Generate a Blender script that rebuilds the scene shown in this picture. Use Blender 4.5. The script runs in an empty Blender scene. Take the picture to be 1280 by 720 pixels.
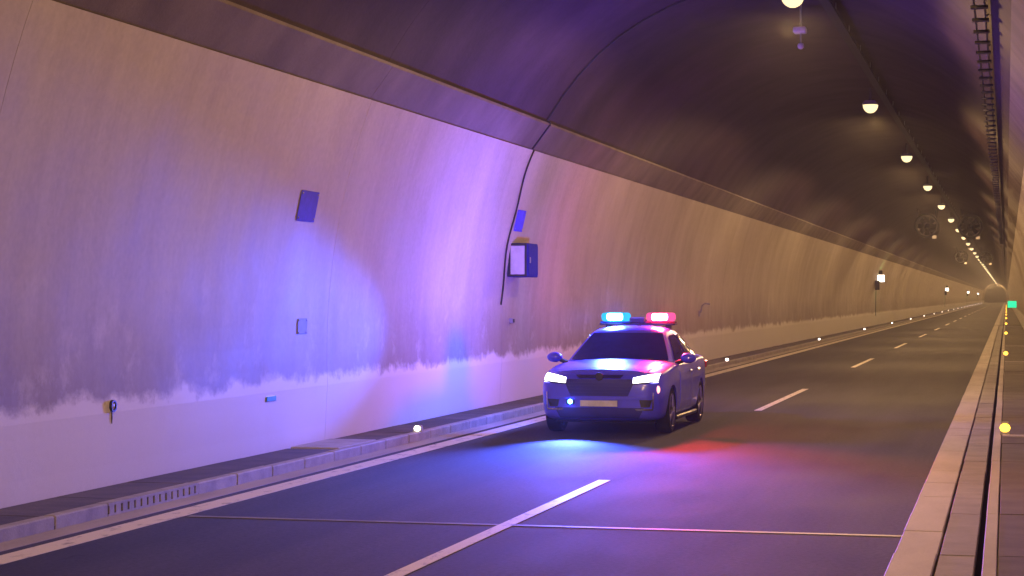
import bpy, bmesh, math, random
from mathutils import Vector, Matrix
random.seed(7)
S = bpy.context.scene
COL = S.collection
PI = math.pi
R = math.radians

# ------------------------------------------------------------------ camera
CAM_H = 1.9
cam_d = bpy.data.cameras.new('camera')
cam = bpy.data.objects.new('camera', cam_d)
COL.objects.link(cam)
cam_d.sensor_width = 36.0
cam_d.lens = 2500 / 1280 * 36
cam_d.clip_start = 0.1
cam_d.clip_end = 3000
cam.location = (0, 0, CAM_H)
cam.rotation_euler = (R(90.275), 0, math.atan(618 / 2500))
S.camera = cam

# ------------------------------------------------------------------ world (night, the tunnel is closed)
W = bpy.data.worlds.new('World')
S.world = W
W.use_nodes = True
wn = W.node_tree
sky = wn.nodes.new('ShaderNodeTexSky')
sky.sky_type = 'NISHITA'
sky.sun_disc = False
sky.sun_elevation = R(-4)
sky.sun_rotation = R(200)
bg = wn.nodes['Background']
bg.inputs['Strength'].default_value = 0.05
wn.links.new(sky.outputs['Color'], bg.inputs['Color'])

# ------------------------------------------------------------------ exposure
S.view_settings.view_transform = 'Standard'
S.view_settings.look = 'None'
S.view_settings.exposure = -0.3
S.view_settings.gamma = 1.0
S.view_settings.use_curve_mapping = False
S.render.engine = 'CYCLES'
S.cycles.use_denoising = True
S.cycles.use_adaptive_sampling = True
S.cycles.adaptive_threshold = 0.02
S.cycles.max_bounces = 6
S.cycles.diffuse_bounces = 4
S.cycles.glossy_bounces = 3
S.cycles.volume_bounces = 0
S.cycles.sample_clamp_indirect = 4.0

# light levels (lamps the place has)
LAMP_W = 640.0           # watts of each tunnel luminaire
LAMP_C = (1.0, 0.57, 0.23)
BLUE_C = (0.05, 0.10, 1.0)
RED_C = (1.0, 0.03, 0.06)

# ------------------------------------------------------------------ materials
def new_mat(name):
    m = bpy.data.materials.new(name)
    m.use_nodes = True
    nt = m.node_tree
    return m, nt, nt.nodes['Principled BSDF']

def N(nt, kind, **kw):
    n = nt.nodes.new('ShaderNode' + kind)
    for k, v in kw.items():
        if k in n.inputs:
            n.inputs[k].default_value = v
        else:
            setattr(n, k, v)
    return n

def ramp(nt, src, stops):
    r = nt.nodes.new('ShaderNodeValToRGB')
    el = r.color_ramp.elements
    while len(el) > len(stops):
        el.remove(el[-1])
    while len(el) < len(stops):
        el.new(0.5)
    for e, (p, c) in zip(el, stops):
        e.position = p
        e.color = (*c, 1) if len(c) == 3 else c
    nt.links.new(src, r.inputs['Fac'])
    return r

def g(v):
    return (v, v, v)

def pos_noise(nt, scale, detail=4, stretch=(1, 1, 1), rough=0.55):
    geo = N(nt, 'NewGeometry')
    mp = N(nt, 'Mapping')
    mp.inputs['Scale'].default_value = stretch
    nt.links.new(geo.outputs['Position'], mp.inputs['Vector'])
    t = N(nt, 'TexNoise', Scale=scale, Detail=detail, Roughness=rough)
    nt.links.new(mp.outputs['Vector'], t.inputs['Vector'])
    return t.outputs['Fac']

def mix(nt, fac, a, b, mode='MIX'):
    m = nt.nodes.new('ShaderNodeMix')
    m.data_type = 'RGBA'
    m.blend_type = mode
    for sock, v in ((m.inputs['Factor'], fac), (m.inputs[6], a), (m.inputs[7], b)):
        if hasattr(v, 'is_output'):
            nt.links.new(v, sock)
        elif isinstance(v, (int, float)):
            sock.default_value = v
        else:
            sock.default_value = (*v, 1)
    return m.outputs[2]

def bump(nt, bsdf, h, strength, dist=0.01):
    b = N(nt, 'Bump', Strength=strength, Distance=dist)
    nt.links.new(h, b.inputs['Height'])
    nt.links.new(b.outputs['Normal'], bsdf.inputs['Normal'])

def rough_mat(name, col_a, col_b, scale=3.0, rough=0.7, bump_s=0.3, fine=60.0, stretch=(1, 1, 1), spec=0.4, piece=0.0):
    m, nt, b = new_mat(name)
    n1 = pos_noise(nt, scale, 5, stretch)
    c = ramp(nt, n1, [(0.3, col_a), (0.7, col_b)]).outputs['Color']
    n2 = pos_noise(nt, fine, 3)
    c = mix(nt, 0.25, c, ramp(nt, n2, [(0.25, g(0.35)), (0.75, g(1.0))]).outputs['Color'], 'MULTIPLY')
    if piece:
        oi = N(nt, 'ObjectInfo')
        c = mix(nt, piece, c, ramp(nt, oi.outputs['Random'], [(0, g(0.35)), (1, g(1.0))]).outputs['Color'], 'MULTIPLY')
    nt.links.new(c, b.inputs['Base Color'])
    b.inputs['Roughness'].default_value = rough
    b.inputs['Specular IOR Level'].default_value = spec
    if bump_s:
        bump(nt, b, n2, bump_s)
    return m

def plain(name, col, rough=0.5, metal=0.0, coat=0.0):
    m, nt, b = new_mat(name)
    n = pos_noise(nt, 9.0, 3)
    c = ramp(nt, n, [(0.3, tuple(x * 0.8 for x in col)), (0.7, col)]).outputs['Color']
    nt.links.new(c, b.inputs['Base Color'])
    b.inputs['Roughness'].default_value = rough
    b.inputs['Metallic'].default_value = metal
    b.inputs['Coat Weight'].default_value = coat
    b.inputs['Coat Roughness'].default_value = 0.06
    b.inputs['Specular IOR Level'].default_value = 0.1 if rough > 0.7 else 0.4
    return m

def glow(name, col, strength):
    m = bpy.data.materials.new(name)
    m.use_nodes = True
    nt = m.node_tree
    nt.nodes.clear()
    e = N(nt, 'Emission', Color=(*col, 1), Strength=strength)
    o = N(nt, 'OutputMaterial')
    nt.links.new(e.outputs[0], o.inputs['Surface'])
    return m

def wall_material(name, dirty):
    m, nt, b = new_mat(name)
    geo = N(nt, 'NewGeometry')
    sep = N(nt, 'SeparateXYZ')
    nt.links.new(geo.outputs['Position'], sep.inputs[0])
    big = pos_noise(nt, 0.5, 5)
    c = ramp(nt, big, [(0.3, (0.42, 0.37, 0.31)), (0.7, (0.55, 0.50, 0.44))]).outputs['Color']
    # run-off streaks down the paint
    st = pos_noise(nt, 1.0, 6, (1, 2.2, 0.14), 0.65)
    c = mix(nt, 0.30, c, ramp(nt, st, [(0.34, (0.66, 0.60, 0.55)), (0.58, g(1.0))]).outputs['Color'], 'MULTIPLY')
    fine = pos_noise(nt, 14, 4)
    c = mix(nt, 0.5, c, ramp(nt, fine, [(0.3, g(0.78)), (0.7, g(1.0))]).outputs['Color'], 'MULTIPLY')
    # scrubbed pale base, then a ragged road-grime band that fades out upwards
    def zmask(jag, amp, lo, hi):
        ma = N(nt, 'Math', operation='MULTIPLY_ADD')
        ma.inputs[1].default_value = amp
        nt.links.new(jag, ma.inputs[0])
        nt.links.new(sep.outputs['Z'], ma.inputs[2])
        mr = N(nt, 'MapRange')
        mr.inputs['From Min'].default_value = lo + amp * 0.5
        mr.inputs['From Max'].default_value = hi + amp * 0.5
        nt.links.new(ma.outputs[0], mr.inputs['Value'])
        return mr.outputs[0]
    jag = pos_noise(nt, 1.5, 7, (1, 1, 1.3), 0.7)
    jag2 = pos_noise(nt, 0.9, 6, (1, 1.3, 0.7), 0.7)
    above = zmask(jag, 0.55, 0.88, 0.99)
    fade = zmask(jag2, 1.5, 1.95, 0.95)
    c = mix(nt, above, mix(nt, 0.85, c, (0.76, 0.74, 0.70)), c)
    grime = mix(nt, 1.0, above, fade, 'MULTIPLY')
    grime = mix(nt, 1.0, grime, g(0.5), 'MULTIPLY')
    c = mix(nt, grime, c, (0.15, 0.105, 0.085))
    # wiped and scraped marks through the grime
    wp = pos_noise(nt, 1.3, 8, (1, 0.9, 0.8), 0.78)
    wr = ramp(nt, wp, [(0.55, g(0)), (0.70, g(0.55))]).outputs['Color']
    w2 = mix(nt, 1.0, wr, zmask(jag2, 0.8, 2.7, 1.5), 'MULTIPLY')
    c = mix(nt, w2, c, (0.66, 0.62, 0.58))
    nt.links.new(c, b.inputs['Base Color'])
    rr = ramp(nt, big, [(0.3, g(0.62)), (0.7, g(0.78))])
    nt.links.new(rr.outputs['Color'], b.inputs['Roughness'])
    b.inputs['Specular IOR Level'].default_value = 0.2
    bump(nt, b, fine, 0.15)
    return m

def road_material():
    m, nt, b = new_mat('asphalt')
    big = pos_noise(nt, 0.35, 5, (1, 0.25, 1))
    c = ramp(nt, big, [(0.3, (0.045, 0.042, 0.043)), (0.7, (0.075, 0.070, 0.071))]).outputs['Color']
    # tyre-polished tracks and drips run along the lanes
    track = pos_noise(nt, 1.4, 4, (1.3, 0.03, 1))
    c = mix(nt, 0.7, c, ramp(nt, track, [(0.35, g(0.62)), (0.60, g(1.0))]).outputs['Color'], 'MULTIPLY')
    patch = pos_noise(nt, 1.1, 4, (1, 0.35, 1))
    c = mix(nt, 0.5, c, ramp(nt, patch, [(0.32, g(0.55)), (0.5, g(1.0))]).outputs['Color'], 'MULTIPLY')
    drip = pos_noise(nt, 2.6, 5, (1, 0.5, 1), 0.7)
    c = mix(nt, 0.8, c, ramp(nt, drip, [(0.27, g(0.3)), (0.36, g(1.0))]).outputs['Color'], 'MULTIPLY')
    fine = pos_noise(nt, 22, 6, (1, 1, 1), 0.8)
    c = mix(nt, 0.9, c, ramp(nt, fine, [(0.34, g(0.35)), (0.66, g(1.25))]).outputs['Color'], 'MULTIPLY')
    nt.links.new(c, b.inputs['Base Color'])
    nt.links.new(ramp(nt, patch, [(0.3, g(0.80)), (0.7, g(0.88))]).outputs['Color'], b.inputs['Roughness'])
    b.inputs['Specular IOR Level'].default_value = 0.16
    bump(nt, b, fine, 0.6, 0.008)
    return m

def paint_mark(name, col):
    m, nt, b = new_mat(name)
    w = pos_noise(nt, 7, 6, (1, 0.4, 1), 0.7)
    c = ramp(nt, w, [(0.30, (0.16, 0.14, 0.13)), (0.46, col)]).outputs['Color']
    nt.links.new(c, b.inputs['Base Color'])
    b.inputs['Roughness'].default_value = 0.55
    return m

M = {}
M['wall'] = wall_material('cream_wall_paint', True)
M['base'] = M['wall']
M['strip'] = rough_mat('bare_concrete', (0.11, 0.085, 0.07), (0.20, 0.16, 0.13), 1.2, 0.85, 0.3, 30, (1, 1, 0.5))
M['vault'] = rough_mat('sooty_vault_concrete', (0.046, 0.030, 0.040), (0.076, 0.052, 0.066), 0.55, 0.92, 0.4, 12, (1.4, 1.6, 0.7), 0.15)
M['dark'] = plain('dark_gap', (0.012, 0.012, 0.014), 0.9)
M['road'] = road_material()
M['white'] = paint_mark('white_road_paint', (0.72, 0.66, 0.55))
M['kerb'] = rough_mat('kerb_concrete', (0.26, 0.24, 0.22), (0.42, 0.39, 0.35), 4, 0.75, 0.35, 50, (1, 1, 1), 0.4, 0.15)
M['slab'] = rough_mat('grimy_slab_concrete', (0.055, 0.048, 0.038), (0.12, 0.10, 0.078), 2.5, 0.85, 0.4, 40, (1, 1, 1), 0.3, 0.5)
M['pale_slab'] = rough_mat('clean_slab_concrete', (0.30, 0.28, 0.25), (0.42, 0.39, 0.35), 3, 0.8, 0.3, 40)
M['gutter'] = rough_mat('gutter_concrete', (0.32, 0.28, 0.24), (0.46, 0.41, 0.35), 2, 0.7, 0.3, 40, (1, 0.3, 1))
M['joint'] = rough_mat('pale_joint_sealer', (0.11, 0.105, 0.10), (0.24, 0.23, 0.22), 3, 0.6, 0.2, 40)
M['cover'] = rough_mat('duct_cover_concrete', (0.20, 0.18, 0.165), (0.30, 0.27, 0.245), 3, 0.75, 0.3, 45, (1, 1, 1), 0.4, 0.35)
M['walk'] = rough_mat('brown_walkway_concrete', (0.085, 0.07, 0.052), (0.15, 0.125, 0.095), 2.2, 0.85, 0.4, 45, (1, 1, 1), 0.3, 0.3)
M['steel'] = plain('galvanised_steel', (0.42, 0.42, 0.42), 0.45, 0.8)
M['black'] = plain('black_plastic', (0.02, 0.02, 0.022), 0.45)
M['grey'] = plain('grey_enamel', (0.25, 0.25, 0.26), 0.5)
M['fan'] = plain('fan_casing_paint', (0.02, 0.02, 0.028), 0.7)
M['lamp'] = glow('luminaire_light', (1.0, 0.80, 0.42), 2.0)
M['kerb_led'] = glow('white_marker_light', (1.0, 0.86, 0.74), 9.0)
M['amber'] = glow('amber_marker_light', (1.0, 0.48, 0.04), 7.0)
M['green'] = glow('green_sign_light', (0.02, 1.0, 0.42), 1.6)
M['green_back'] = glow('green_back_light', (0.03, 1.0, 0.30), 45.0)
M['sign_white'] = glow('lit_sign_light', (1.0, 0.85, 0.70), 7.0)
M['plaque'] = plain('blue_plate', (0.10, 0.085, 0.85), 0.85)
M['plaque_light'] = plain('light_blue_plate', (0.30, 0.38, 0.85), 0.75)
M['cream'] = plain('cream_enamel', (0.55, 0.52, 0.48), 0.45)
M['navy'] = plain('navy_enamel', (0.02, 0.02, 0.22), 0.9)

# ------------------------------------------------------------------ helpers
def link(name, me, mat=None, parent=None, smooth=False):
    o = bpy.data.objects.new(name, me)
    COL.objects.link(o)
    if mat is not None:
        me.materials.append(mat)
    if parent is not None:
        o.parent = parent
    if smooth:
        for p in me.polygons:
            p.use_smooth = True
        me.set_sharp_from_angle(angle=R(40))
    return o

def obj(name, bm, mat, parent=None, smooth=False):
    bmesh.ops.recalc_face_normals(bm, faces=bm.faces)
    me = bpy.data.meshes.new(name)
    bm.to_mesh(me)
    bm.free()
    return link(name, me, mat, parent, smooth)

def box(bm, x0, x1, y0, y1, z0, z1):
    v = [bm.verts.new(p) for p in ((x0, y0, z0), (x1, y0, z0), (x1, y1, z0), (x0, y1, z0),
                                   (x0, y0, z1), (x1, y0, z1), (x1, y1, z1), (x0, y1, z1))]
    for f in ((0, 3, 2, 1), (4, 5, 6, 7), (0, 1, 5, 4), (1, 2, 6, 5), (2, 3, 7, 6), (3, 0, 4, 7)):
        bm.faces.new([v[i] for i in f])
    return v

def bevel_box(x0, x1, y0, y1, z0, z1, w=0.01, seg=1):
    bm = bmesh.new()
    box(bm, x0, x1, y0, y1, z0, z1)
    bmesh.ops.bevel(bm, geom=bm.edges[:], offset=w, segments=seg, affect='EDGES', profile=0.5)
    return bm

def tube(bm, pts, r, n=8, cap=True):
    rings = []
    pts = [Vector(p) for p in pts]
    for i, p in enumerate(pts):
        a = pts[max(i - 1, 0)]
        b = pts[min(i + 1, len(pts) - 1)]
        d = (b - a).normalized()
        u = d.orthogonal().normalized() if i == 0 else (u0 - d * u0.dot(d)).normalized()
        u0 = u
        w = d.cross(u)
        rr = r[i] if isinstance(r, (list, tuple)) else r
        rings.append([bm.verts.new(p + (u * math.cos(2 * PI * k / n) + w * math.sin(2 * PI * k / n)) * rr) for k in range(n)])
    for a, b in zip(rings, rings[1:]):
        for k in range(n):
            bm.faces.new((a[k], a[(k + 1) % n], b[(k + 1) % n], b[k]))
    if cap:
        bm.faces.new(rings[0][::-1])
        bm.faces.new(rings[-1])

def lathe(bm, prof, axis='Y', n=20, c=(0, 0, 0)):
    """prof: list of (along, radius)"""
    rings = []
    for t, r in prof:
        ring = []
        for k in range(n):
            a = 2 * PI * k / n
            p = (r * math.cos(a), r * math.sin(a))
            if axis == 'Y':
                q = (c[0] + p[0], c[1] + t, c[2] + p[1])
            elif axis == 'X':
                q = (c[0] + t, c[1] + p[0], c[2] + p[1])
            else:
                q = (c[0] + p[0], c[1] + p[1], c[2] + t)
            ring.append(bm.verts.new(q))
        rings.append(ring)
    for a, b in zip(rings, rings[1:]):
        for k in range(n):
            bm.faces.new((a[k], a[(k + 1) % n], b[(k + 1) % n], b[k]))
    return rings

def grid(rows, close=False):
    """rows: list of lists of points -> bmesh sheet"""
    bm = bmesh.new()
    vs = [[bm.verts.new(p) for p in r] for r in rows]
    for a, b in zip(vs, vs[1:]):
        for k in range(len(a) - 1):
            bm.faces.new((a[k], a[k + 1], b[k + 1], b[k]))
    return bm

def solid(bm, t):
    """gives a sheet real thickness, inward of its normals"""
    bmesh.ops.recalc_face_normals(bm, faces=bm.faces)
    bmesh.ops.solidify(bm, geom=bm.faces[:], thickness=t)
    return bm

def thing(name, label, cat, loc=(0, 0, 0), rotz=0.0, group=None):
    o = bpy.data.objects.new(name, None)
    COL.objects.link(o)
    o.empty_display_size = 0.2
    o.location = loc
    o.rotation_euler = (0, 0, rotz)
    o['label'] = label
    o['category'] = cat
    if group:
        o['group'] = group
    return o

def tag(o, label, cat, group=None):
    o['label'] = label
    o['category'] = cat
    if group:
        o['group'] = group
    return o

def struct(o, label=None):
    o['kind'] = 'structure'
    if label:
        o['label'] = label
    return o

def dup(root, loc, label=None, group=None):
    r = root.copy()
    COL.objects.link(r)
    r.location = loc
    if label:
        r['label'] = label
    if group:
        r['group'] = group
    for ch in list(root.children):
        c = ch.copy()
        COL.objects.link(c)
        c.parent = r
        for gch in list(ch.children):
            d = gch.copy()
            COL.objects.link(d)
            d.parent = c
    return r

ORD = ['nearest', 'second', 'third', 'fourth', 'fifth', 'sixth', 'seventh', 'eighth', 'ninth', 'tenth']

# ------------------------------------------------------------------ the tunnel
Y0, Y1 = -46.0, 800.0
XC = -3.71                       # tunnel axis
def mir(x):
    return 2 * XC - x

def wall_x(z):                   # left wall face, leans inwards as it climbs
    Rw = 8.8
    return -8.345 + Rw - math.sqrt(Rw * Rw - (z - 1.2) ** 2)

RV, ZV = 4.39, 2.71              # vault circle
def vault_pt(a):                 # a: angle from straight up, + towards the left
    return (XC - RV * math.sin(a), ZV + RV * math.cos(a))
A_END = math.asin(3.84 / RV)

def vault_z(x):
    return ZV + math.sqrt(RV * RV - (x - XC) ** 2)

def sweep(prof, ya, yb, ret=0.05, out=None):
    """a strip of lining between two rings; its ends turn back into the joint"""
    n = len(prof)
    cx, cz = out if out else (XC, 2.4)
    back = []
    for x, z in prof:
        d = Vector((x - cx, z - cz)).normalized() * ret
        back.append((x + d.x, z + d.y))
    rows = [[(x, ya, z) for x, z in back], [(x, ya, z) for x, z in prof],
            [(x, yb, z) for x, z in prof], [(x, yb, z) for x, z in back]]
    return grid(rows)

tunnel = thing('tunnel', 'long arched road tunnel with cream painted side walls and dark sooty vault', 'tunnel', (0, 0, 0))
wz = [0.7965 + (4.39 - 0.80) * i / 14 for i in range(15)]
prof_wall = [(wall_x(z), z) for z in wz]
prof_base = [(-8.375, -0.05), (-8.365, 0.3), (-8.345, 0.66), (-8.3359, 0.7963)]
prof_strip = [(-7.80, 4.385), (-7.775, 4.40), (-7.47, 4.80), (-7.475, 4.84), (-7.60, 4.85)]
prof_vault = [vault_pt(A_END * (1 - 2 * i / 40)) for i in range(41)]

def rm(prof):
    return [(mir(x), z) for x, z in prof]

cuts = [Y0] + [float(y) for y in range(-39, 187, 9)] + [Y1]
GAP = 0.004
for ya, yb in zip(cuts, cuts[1:]):
    a, b = ya + GAP, yb - GAP
    obj('wall_panel', sweep(prof_wall, a, b), M['wall'], tunnel)
    obj('wall_panel', sweep(rm(prof_wall), a, b), M['wall'], tunnel)
    obj('wall_base', sweep(prof_base, a, b), M['base'], tunnel)
    obj('wall_base', sweep(rm(prof_base), a, b), M['base'], tunnel)
    obj('cornice', sweep(prof_strip, a, b), M['strip'], tunnel)
    obj('cornice', sweep(rm(prof_strip), a, b), M['strip'], tunnel)
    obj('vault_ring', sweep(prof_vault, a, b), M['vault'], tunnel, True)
# dark membrane behind the joints, and the closed ends
outer = [(-8.62, -0.3), (-8.62, 1.2), (-8.50, 3.0), (-7.95, 4.5), (-7.72, 4.95)]
pv = [(XC - (RV + 0.09) * math.sin(a), ZV + (RV + 0.09) * math.cos(a)) for a in [A_END * (1 - 2 * i / 24) for i in range(1, 24)]]
prof_out = outer + pv + [(mir(x), z) for x, z in outer[::-1]]
bm = grid([[(x, Y0, z) for x, z in prof_out], [(x, Y1, z) for x, z in prof_out]])
obj('membrane', bm, M['dark'], tunnel)
for yy in (Y0, Y1):
    bm = bmesh.new()
    bm.faces.new([bm.verts.new((x, yy, z)) for x, z in prof_out])
    obj('end_bulkhead', bm, M['strip'], tunnel)
# lighter lining ring at the far bend
pr = [vault_pt(A_END * (1 - 2 * i / 24)) for i in range(25)]
pr = [(-8.1, 0.1), (-8.05, 2.4), (-7.7, 4.2)] + [(XC + (x - XC) * 0.95, z - 0.3) for x, z in pr] + [(mir(-7.7), 4.2), (mir(-8.05), 2.4), (mir(-8.1), 0.1)]
bm = grid([[(x, 700, z) for x, z in pr], [(XC + (x - XC) * 0.86, 700, z * 0.93) for x, z in pr]])
solid(bm, 0.4)
obj('portal_ring', bm, M['base'], tunnel)

# ------------------------------------------------------------------ road
bm = bmesh.new()
box(bm, -7.30, -0.70, Y0, Y1, -0.2, 0.0)
road = struct(obj('road', bm, M['road']), 'dark asphalt two-lane tunnel road with white markings')
bm = bmesh.new()
box(bm, -7.56, -7.302, Y0, Y1, -0.2, 0.003)
obj('gutter', bm, M['gutter'], road)
def sheet(x0, x1, y0, y1, z):
    n = max(2, int((y1 - y0) / 2))
    b = bmesh.new()
    box(b, x0, x1, y0, y1, z - 0.003, z)
    return b
obj('edge_line', sheet(-7.18, -6.93, Y0 + 1, Y1 - 1, 0.006), M['white'], road)
y = 12.2 - 21.4 * 2
while y < 520:
    obj('centre_dash', sheet(-4.115, -3.99, y, y + 8.2, 0.006), M['white'], road)
    y += 21.4
for yj in (16.15,):
    obj('sealed_joint', sheet(-6.9, -0.80, yj, yj + (0.09 if yj < 20 else 0.07), 0.0045), M['joint'], road)

# ------------------------------------------------------------------ left walkway: kerb stones and cover slabs
bm = bmesh.new()
box(bm, -8.36, -7.565, Y0, Y1, -0.2, 0.03)
lw = struct(obj('walkway', bm, M['slab']), 'narrow raised walkway of grimy slabs along the left wall')
stone_me = None
ys = -6.0
NEAR_L = 112
def stones(parent, name, x0, x1, z0, z1, ya, yb, ln, mat, bev, skip=None, gap=0.008):
    b = bevel_box(x0, x1, gap / 2, ln - gap / 2, z0, z1, bev, 1)
    bmesh.ops.recalc_face_normals(b, faces=b.faces)
    me = bpy.data.meshes.new(name)
    b.to_mesh(me)
    b.free()
    me.materials.append(mat)
    y = ya
    while y < yb - 0.01:
        if not (skip and skip(y)):
            o = bpy.data.objects.new(name, me)
            COL.objects.link(o)
            o.parent = parent
            o.location = (random.uniform(-0.003, 0.003), y, random.uniform(-0.003, 0.003))
        y += ln
stones(lw, 'kerb_stone', -7.675, -7.56, -0.1, 0.115, -6, NEAR_L, 1.0, M['kerb'], 0.012, lambda y: 15.5 < y < 17.5)
stones(lw, 'cover_slab', -8.315, -7.685, 0.032, 0.105, -6, NEAR_L, 1.5, M['slab'], 0.008, lambda y: abs(y - 22.5) < 0.2)
pale = obj('cover_slab', bevel_box(-8.30, -7.69, 22.55, 24.0, 0.032, 0.118, 0.008), M['pale_slab'], lw)
pale['label'] = 'pale newer cover slab among grimy ones'
for a, b_ in ((Y0, -6), (NEAR_L, Y1)):
    bm = bmesh.new(); box(bm, -7.675, -7.56, a + 0.01, b_ - 0.01, -0.1, 0.113)
    obj('kerb_run', bm, M['kerb'], lw)
    bm = bmesh.new(); box(bm, -8.315, -7.685, a + 0.01, b_ - 0.01, 0.0, 0.103)
    obj('slab_run', bm, M['slab'], lw)
# slotted drainage kerb
bm = bmesh.new()
box(bm, -7.675, -7.56, 16.005, 17.995, 0.092, 0.116)
box(bm, -7.675, -7.56, 16.005, 17.995, -0.1, 0.022)
box(bm, -7.675, -7.582, 16.005, 17.995, 0.022, 0.092)
for k in range(15):
    yy = 16.03 + k * 0.136
    box(bm, -7.612, -7.562, yy, yy + 0.095, 0.021, 0.093)
kd = obj('drain_kerb', bm, M['kerb'], lw)
kd['label'] = 'kerb stone with a row of drainage slots'

# ------------------------------------------------------------------ right kerb, duct covers, slot and walkway
ZR = 0.12
bm = bmesh.new()
box(bm, -0.74, 1.05, Y0, Y1, -0.2, 0.03)
rw = struct(obj('walkway', bm, M['dark']), 'raised walkway with pale kerb and slot drain on the right')
NEAR_R = 132
stones(rw, 'kerb_stone', -0.765, -0.468, -0.1, ZR, -5, NEAR_R, 1.37, M['gutter'], 0.008, None, 0.006)
stones(rw, 'duct_cover', -0.452, -0.208, 0.032, ZR - 0.004, -5, NEAR_R, 1.37, M['cover'], 0.006, None, 0.006)
stones(rw, 'edging', -0.160, -0.066, 0.032, ZR + 0.004, -5, NEAR_R, 2.74, M['gutter'], 0.006, None, 0.006)
stones(rw, 'walkway_slab', -0.058, 0.955, 0.032, ZR, -5, NEAR_R, 2.74, M['walk'], 0.008, None, 0.02)
for a, b_ in ((Y0, -5), (NEAR_R + 2.0, Y1)):
    for nm, x0, x1, m_ in (('kerb_run', -0.765, -0.468, 'gutter'), ('duct_run', -0.452, -0.208, 'cover'),
                           ('edging_run', -0.160, -0.066, 'gutter'), ('slab_run', -0.058, 0.955, 'walk')):
        bm = bmesh.new(); box(bm, x0, x1, a + 0.01, b_ - 0.01, 0.0, ZR - 0.001)
        obj(nm, bm, M[m_], rw)
for yj in (26.3, 57.0, 75.5):
    bm = bevel_box(-0.05, 0.93, yj, yj + 0.35, ZR - 0.03, ZR + 0.012, 0.004)
    obj('threshold_plate', bm, M['pale_slab'], rw)

# ------------------------------------------------------------------ ceiling lamps on their cable tray
LX, LZ = -3.25, 6.65
tray = thing('cable_tray', 'steel cable tray running under the crown beside the lamps', 'cable tray', (-2.93, 0, 6.82))
bm = bmesh.new()
for sx in (-0.075, 0.075):
    box(bm, sx - 0.006, sx + 0.006, Y0 + 1, Y1 - 60, 0, 0.06)
box(bm, -0.068, 0.068, Y0 + 1, Y1 - 60, 0.001, 0.008)
obj('trough', bm, M['fan'], tray)
bm = bmesh.new()
for k, (dx, r) in enumerate(((-0.04, 0.016), (0.0, 0.02), (0.04, 0.014))):
    tube(bm, [(dx, Y0 + 1, 0.008 + r), (dx, Y1 - 60, 0.008 + r)], r, 6)
obj('cable', bm, M['black'], tray)
bm = bmesh.new()
yy = -40
while yy < 330:
    tube(bm, [(0.066, yy, 0.05), (0.066, yy, vault_z(-2.87) - 6.82 + 0.02)], 0.008, 5)
    yy += 3.0
h = obj('hanger', bm, M['steel'], tray)
h['kind'] = 'stuff'

def make_lamp(label):
    t = thing('ceiling_lamp', label, 'lamp', (LX, 0, LZ), 0, 'lamps along the tunnel crown')
    b = bmesh.new()
    top = [(-0.12, -0.2, 0.10), (0.12, -0.2, 0.10), (0.12, 0.2, 0.10), (-0.12, 0.2, 0.10)]
    bot = [(-0.19, -0.27, 0.0), (0.19, -0.27, 0.0), (0.19, 0.27, 0.0), (-0.19, 0.27, 0.0)]
    v0 = [b.verts.new(p) for p in bot]
    v1 = [b.verts.new(p) for p in top]
    b.faces.new(v1)
    for k in range(4):
        b.faces.new((v0[k], v0[(k + 1) % 4], v1[(k + 1) % 4], v1[k]))
    obj('housing', b, M['grey'], t)
    b = bmesh.new()
    rows_ = []
    for q in range(6):
        e = q / 5 * PI / 2
        rows_.append([b.verts.new((0.186 * math.cos(e) * math.cos(a_ * PI / 8) + 0, 0.266 * math.cos(e) * math.sin(a_ * PI / 8), -0.002 - 0.20 * math.sin(e))) for a_ in range(16)] if q < 5 else [b.verts.new((0, 0, -0.202))])
    for p_, q_ in zip(rows_[:-2], rows_[1:-1]):
        for a_ in range(16):
            b.faces.new((p_[a_], p_[(a_ + 1) % 16], q_[(a_ + 1) % 16], q_[a_]))
    for a_ in range(16):
        b.faces.new((rows_[-2][a_], rows_[-2][(a_ + 1) % 16], rows_[-1][0]))
    obj('lens', b, M['lamp'], t, True)
    # road luminaire optics: batwing spread along the tunnel, nothing thrown upwards
    ld = bpy.data.lights.new('lamp_light', 'POINT')
    ld.shadow_soft_size = 0.12
    ld.energy = LAMP_W
    ld.color = LAMP_C
    ld.use_nodes = True
    ln = ld.node_tree
    em = next(n for n in ln.nodes if n.type == 'EMISSION')
    ge = N(ln, 'NewGeometry')
    sp = N(ln, 'SeparateXYZ')
    ln.links.new(ge.outputs['Incoming'], sp.inputs[0])
    def mth(op, a, b=None):
        n = N(ln, 'Math', operation=op)
        for sock, v in zip(n.inputs, (a, b)):
            if v is None:
                continue
            if hasattr(v, 'is_output'):
                ln.links.new(v, sock)
            else:
                sock.default_value = v
        return n.outputs[0]
    y2 = mth('MULTIPLY', sp.outputs['Y'], sp.outputs['Y'])
    gain = mth('MINIMUM', mth('POWER', mth('MAXIMUM', mth('SUBTRACT', 1.0, y2), 0.02), -1.25), 6.5)
    cut = N(ln, 'MapRange')
    cut.interpolation_type = 'SMOOTHSTEP'
    cut.inputs['From Min'].default_value = 0.02
    cut.inputs['From Max'].default_value = 0.17
    ln.links.new(mth('ABSOLUTE', sp.outputs['Z']), cut.inputs['Value'])
    down = mth('LESS_THAN', sp.outputs['Z'], 0.0)
    ln.links.new(mth('MULTIPLY', mth('MULTIPLY', gain, cut.outputs[0]), down), em.inputs['Strength'])
    lo = bpy.data.objects.new('lamp_light', ld)
    COL.objects.link(lo)
    lo.parent = t
    lo.location = (0, 0, -0.33)
    b = bmesh.new()
    for sy in (-0.15, 0.15):
        box(b, -0.02, 0.02, sy - 0.012, sy + 0.012, 0.1, vault_z(LX) - LZ + 0.02)
    obj('bracket', b, M['fan'], t)
    return t
lamp0 = None
k = -4
idx = 0
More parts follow.
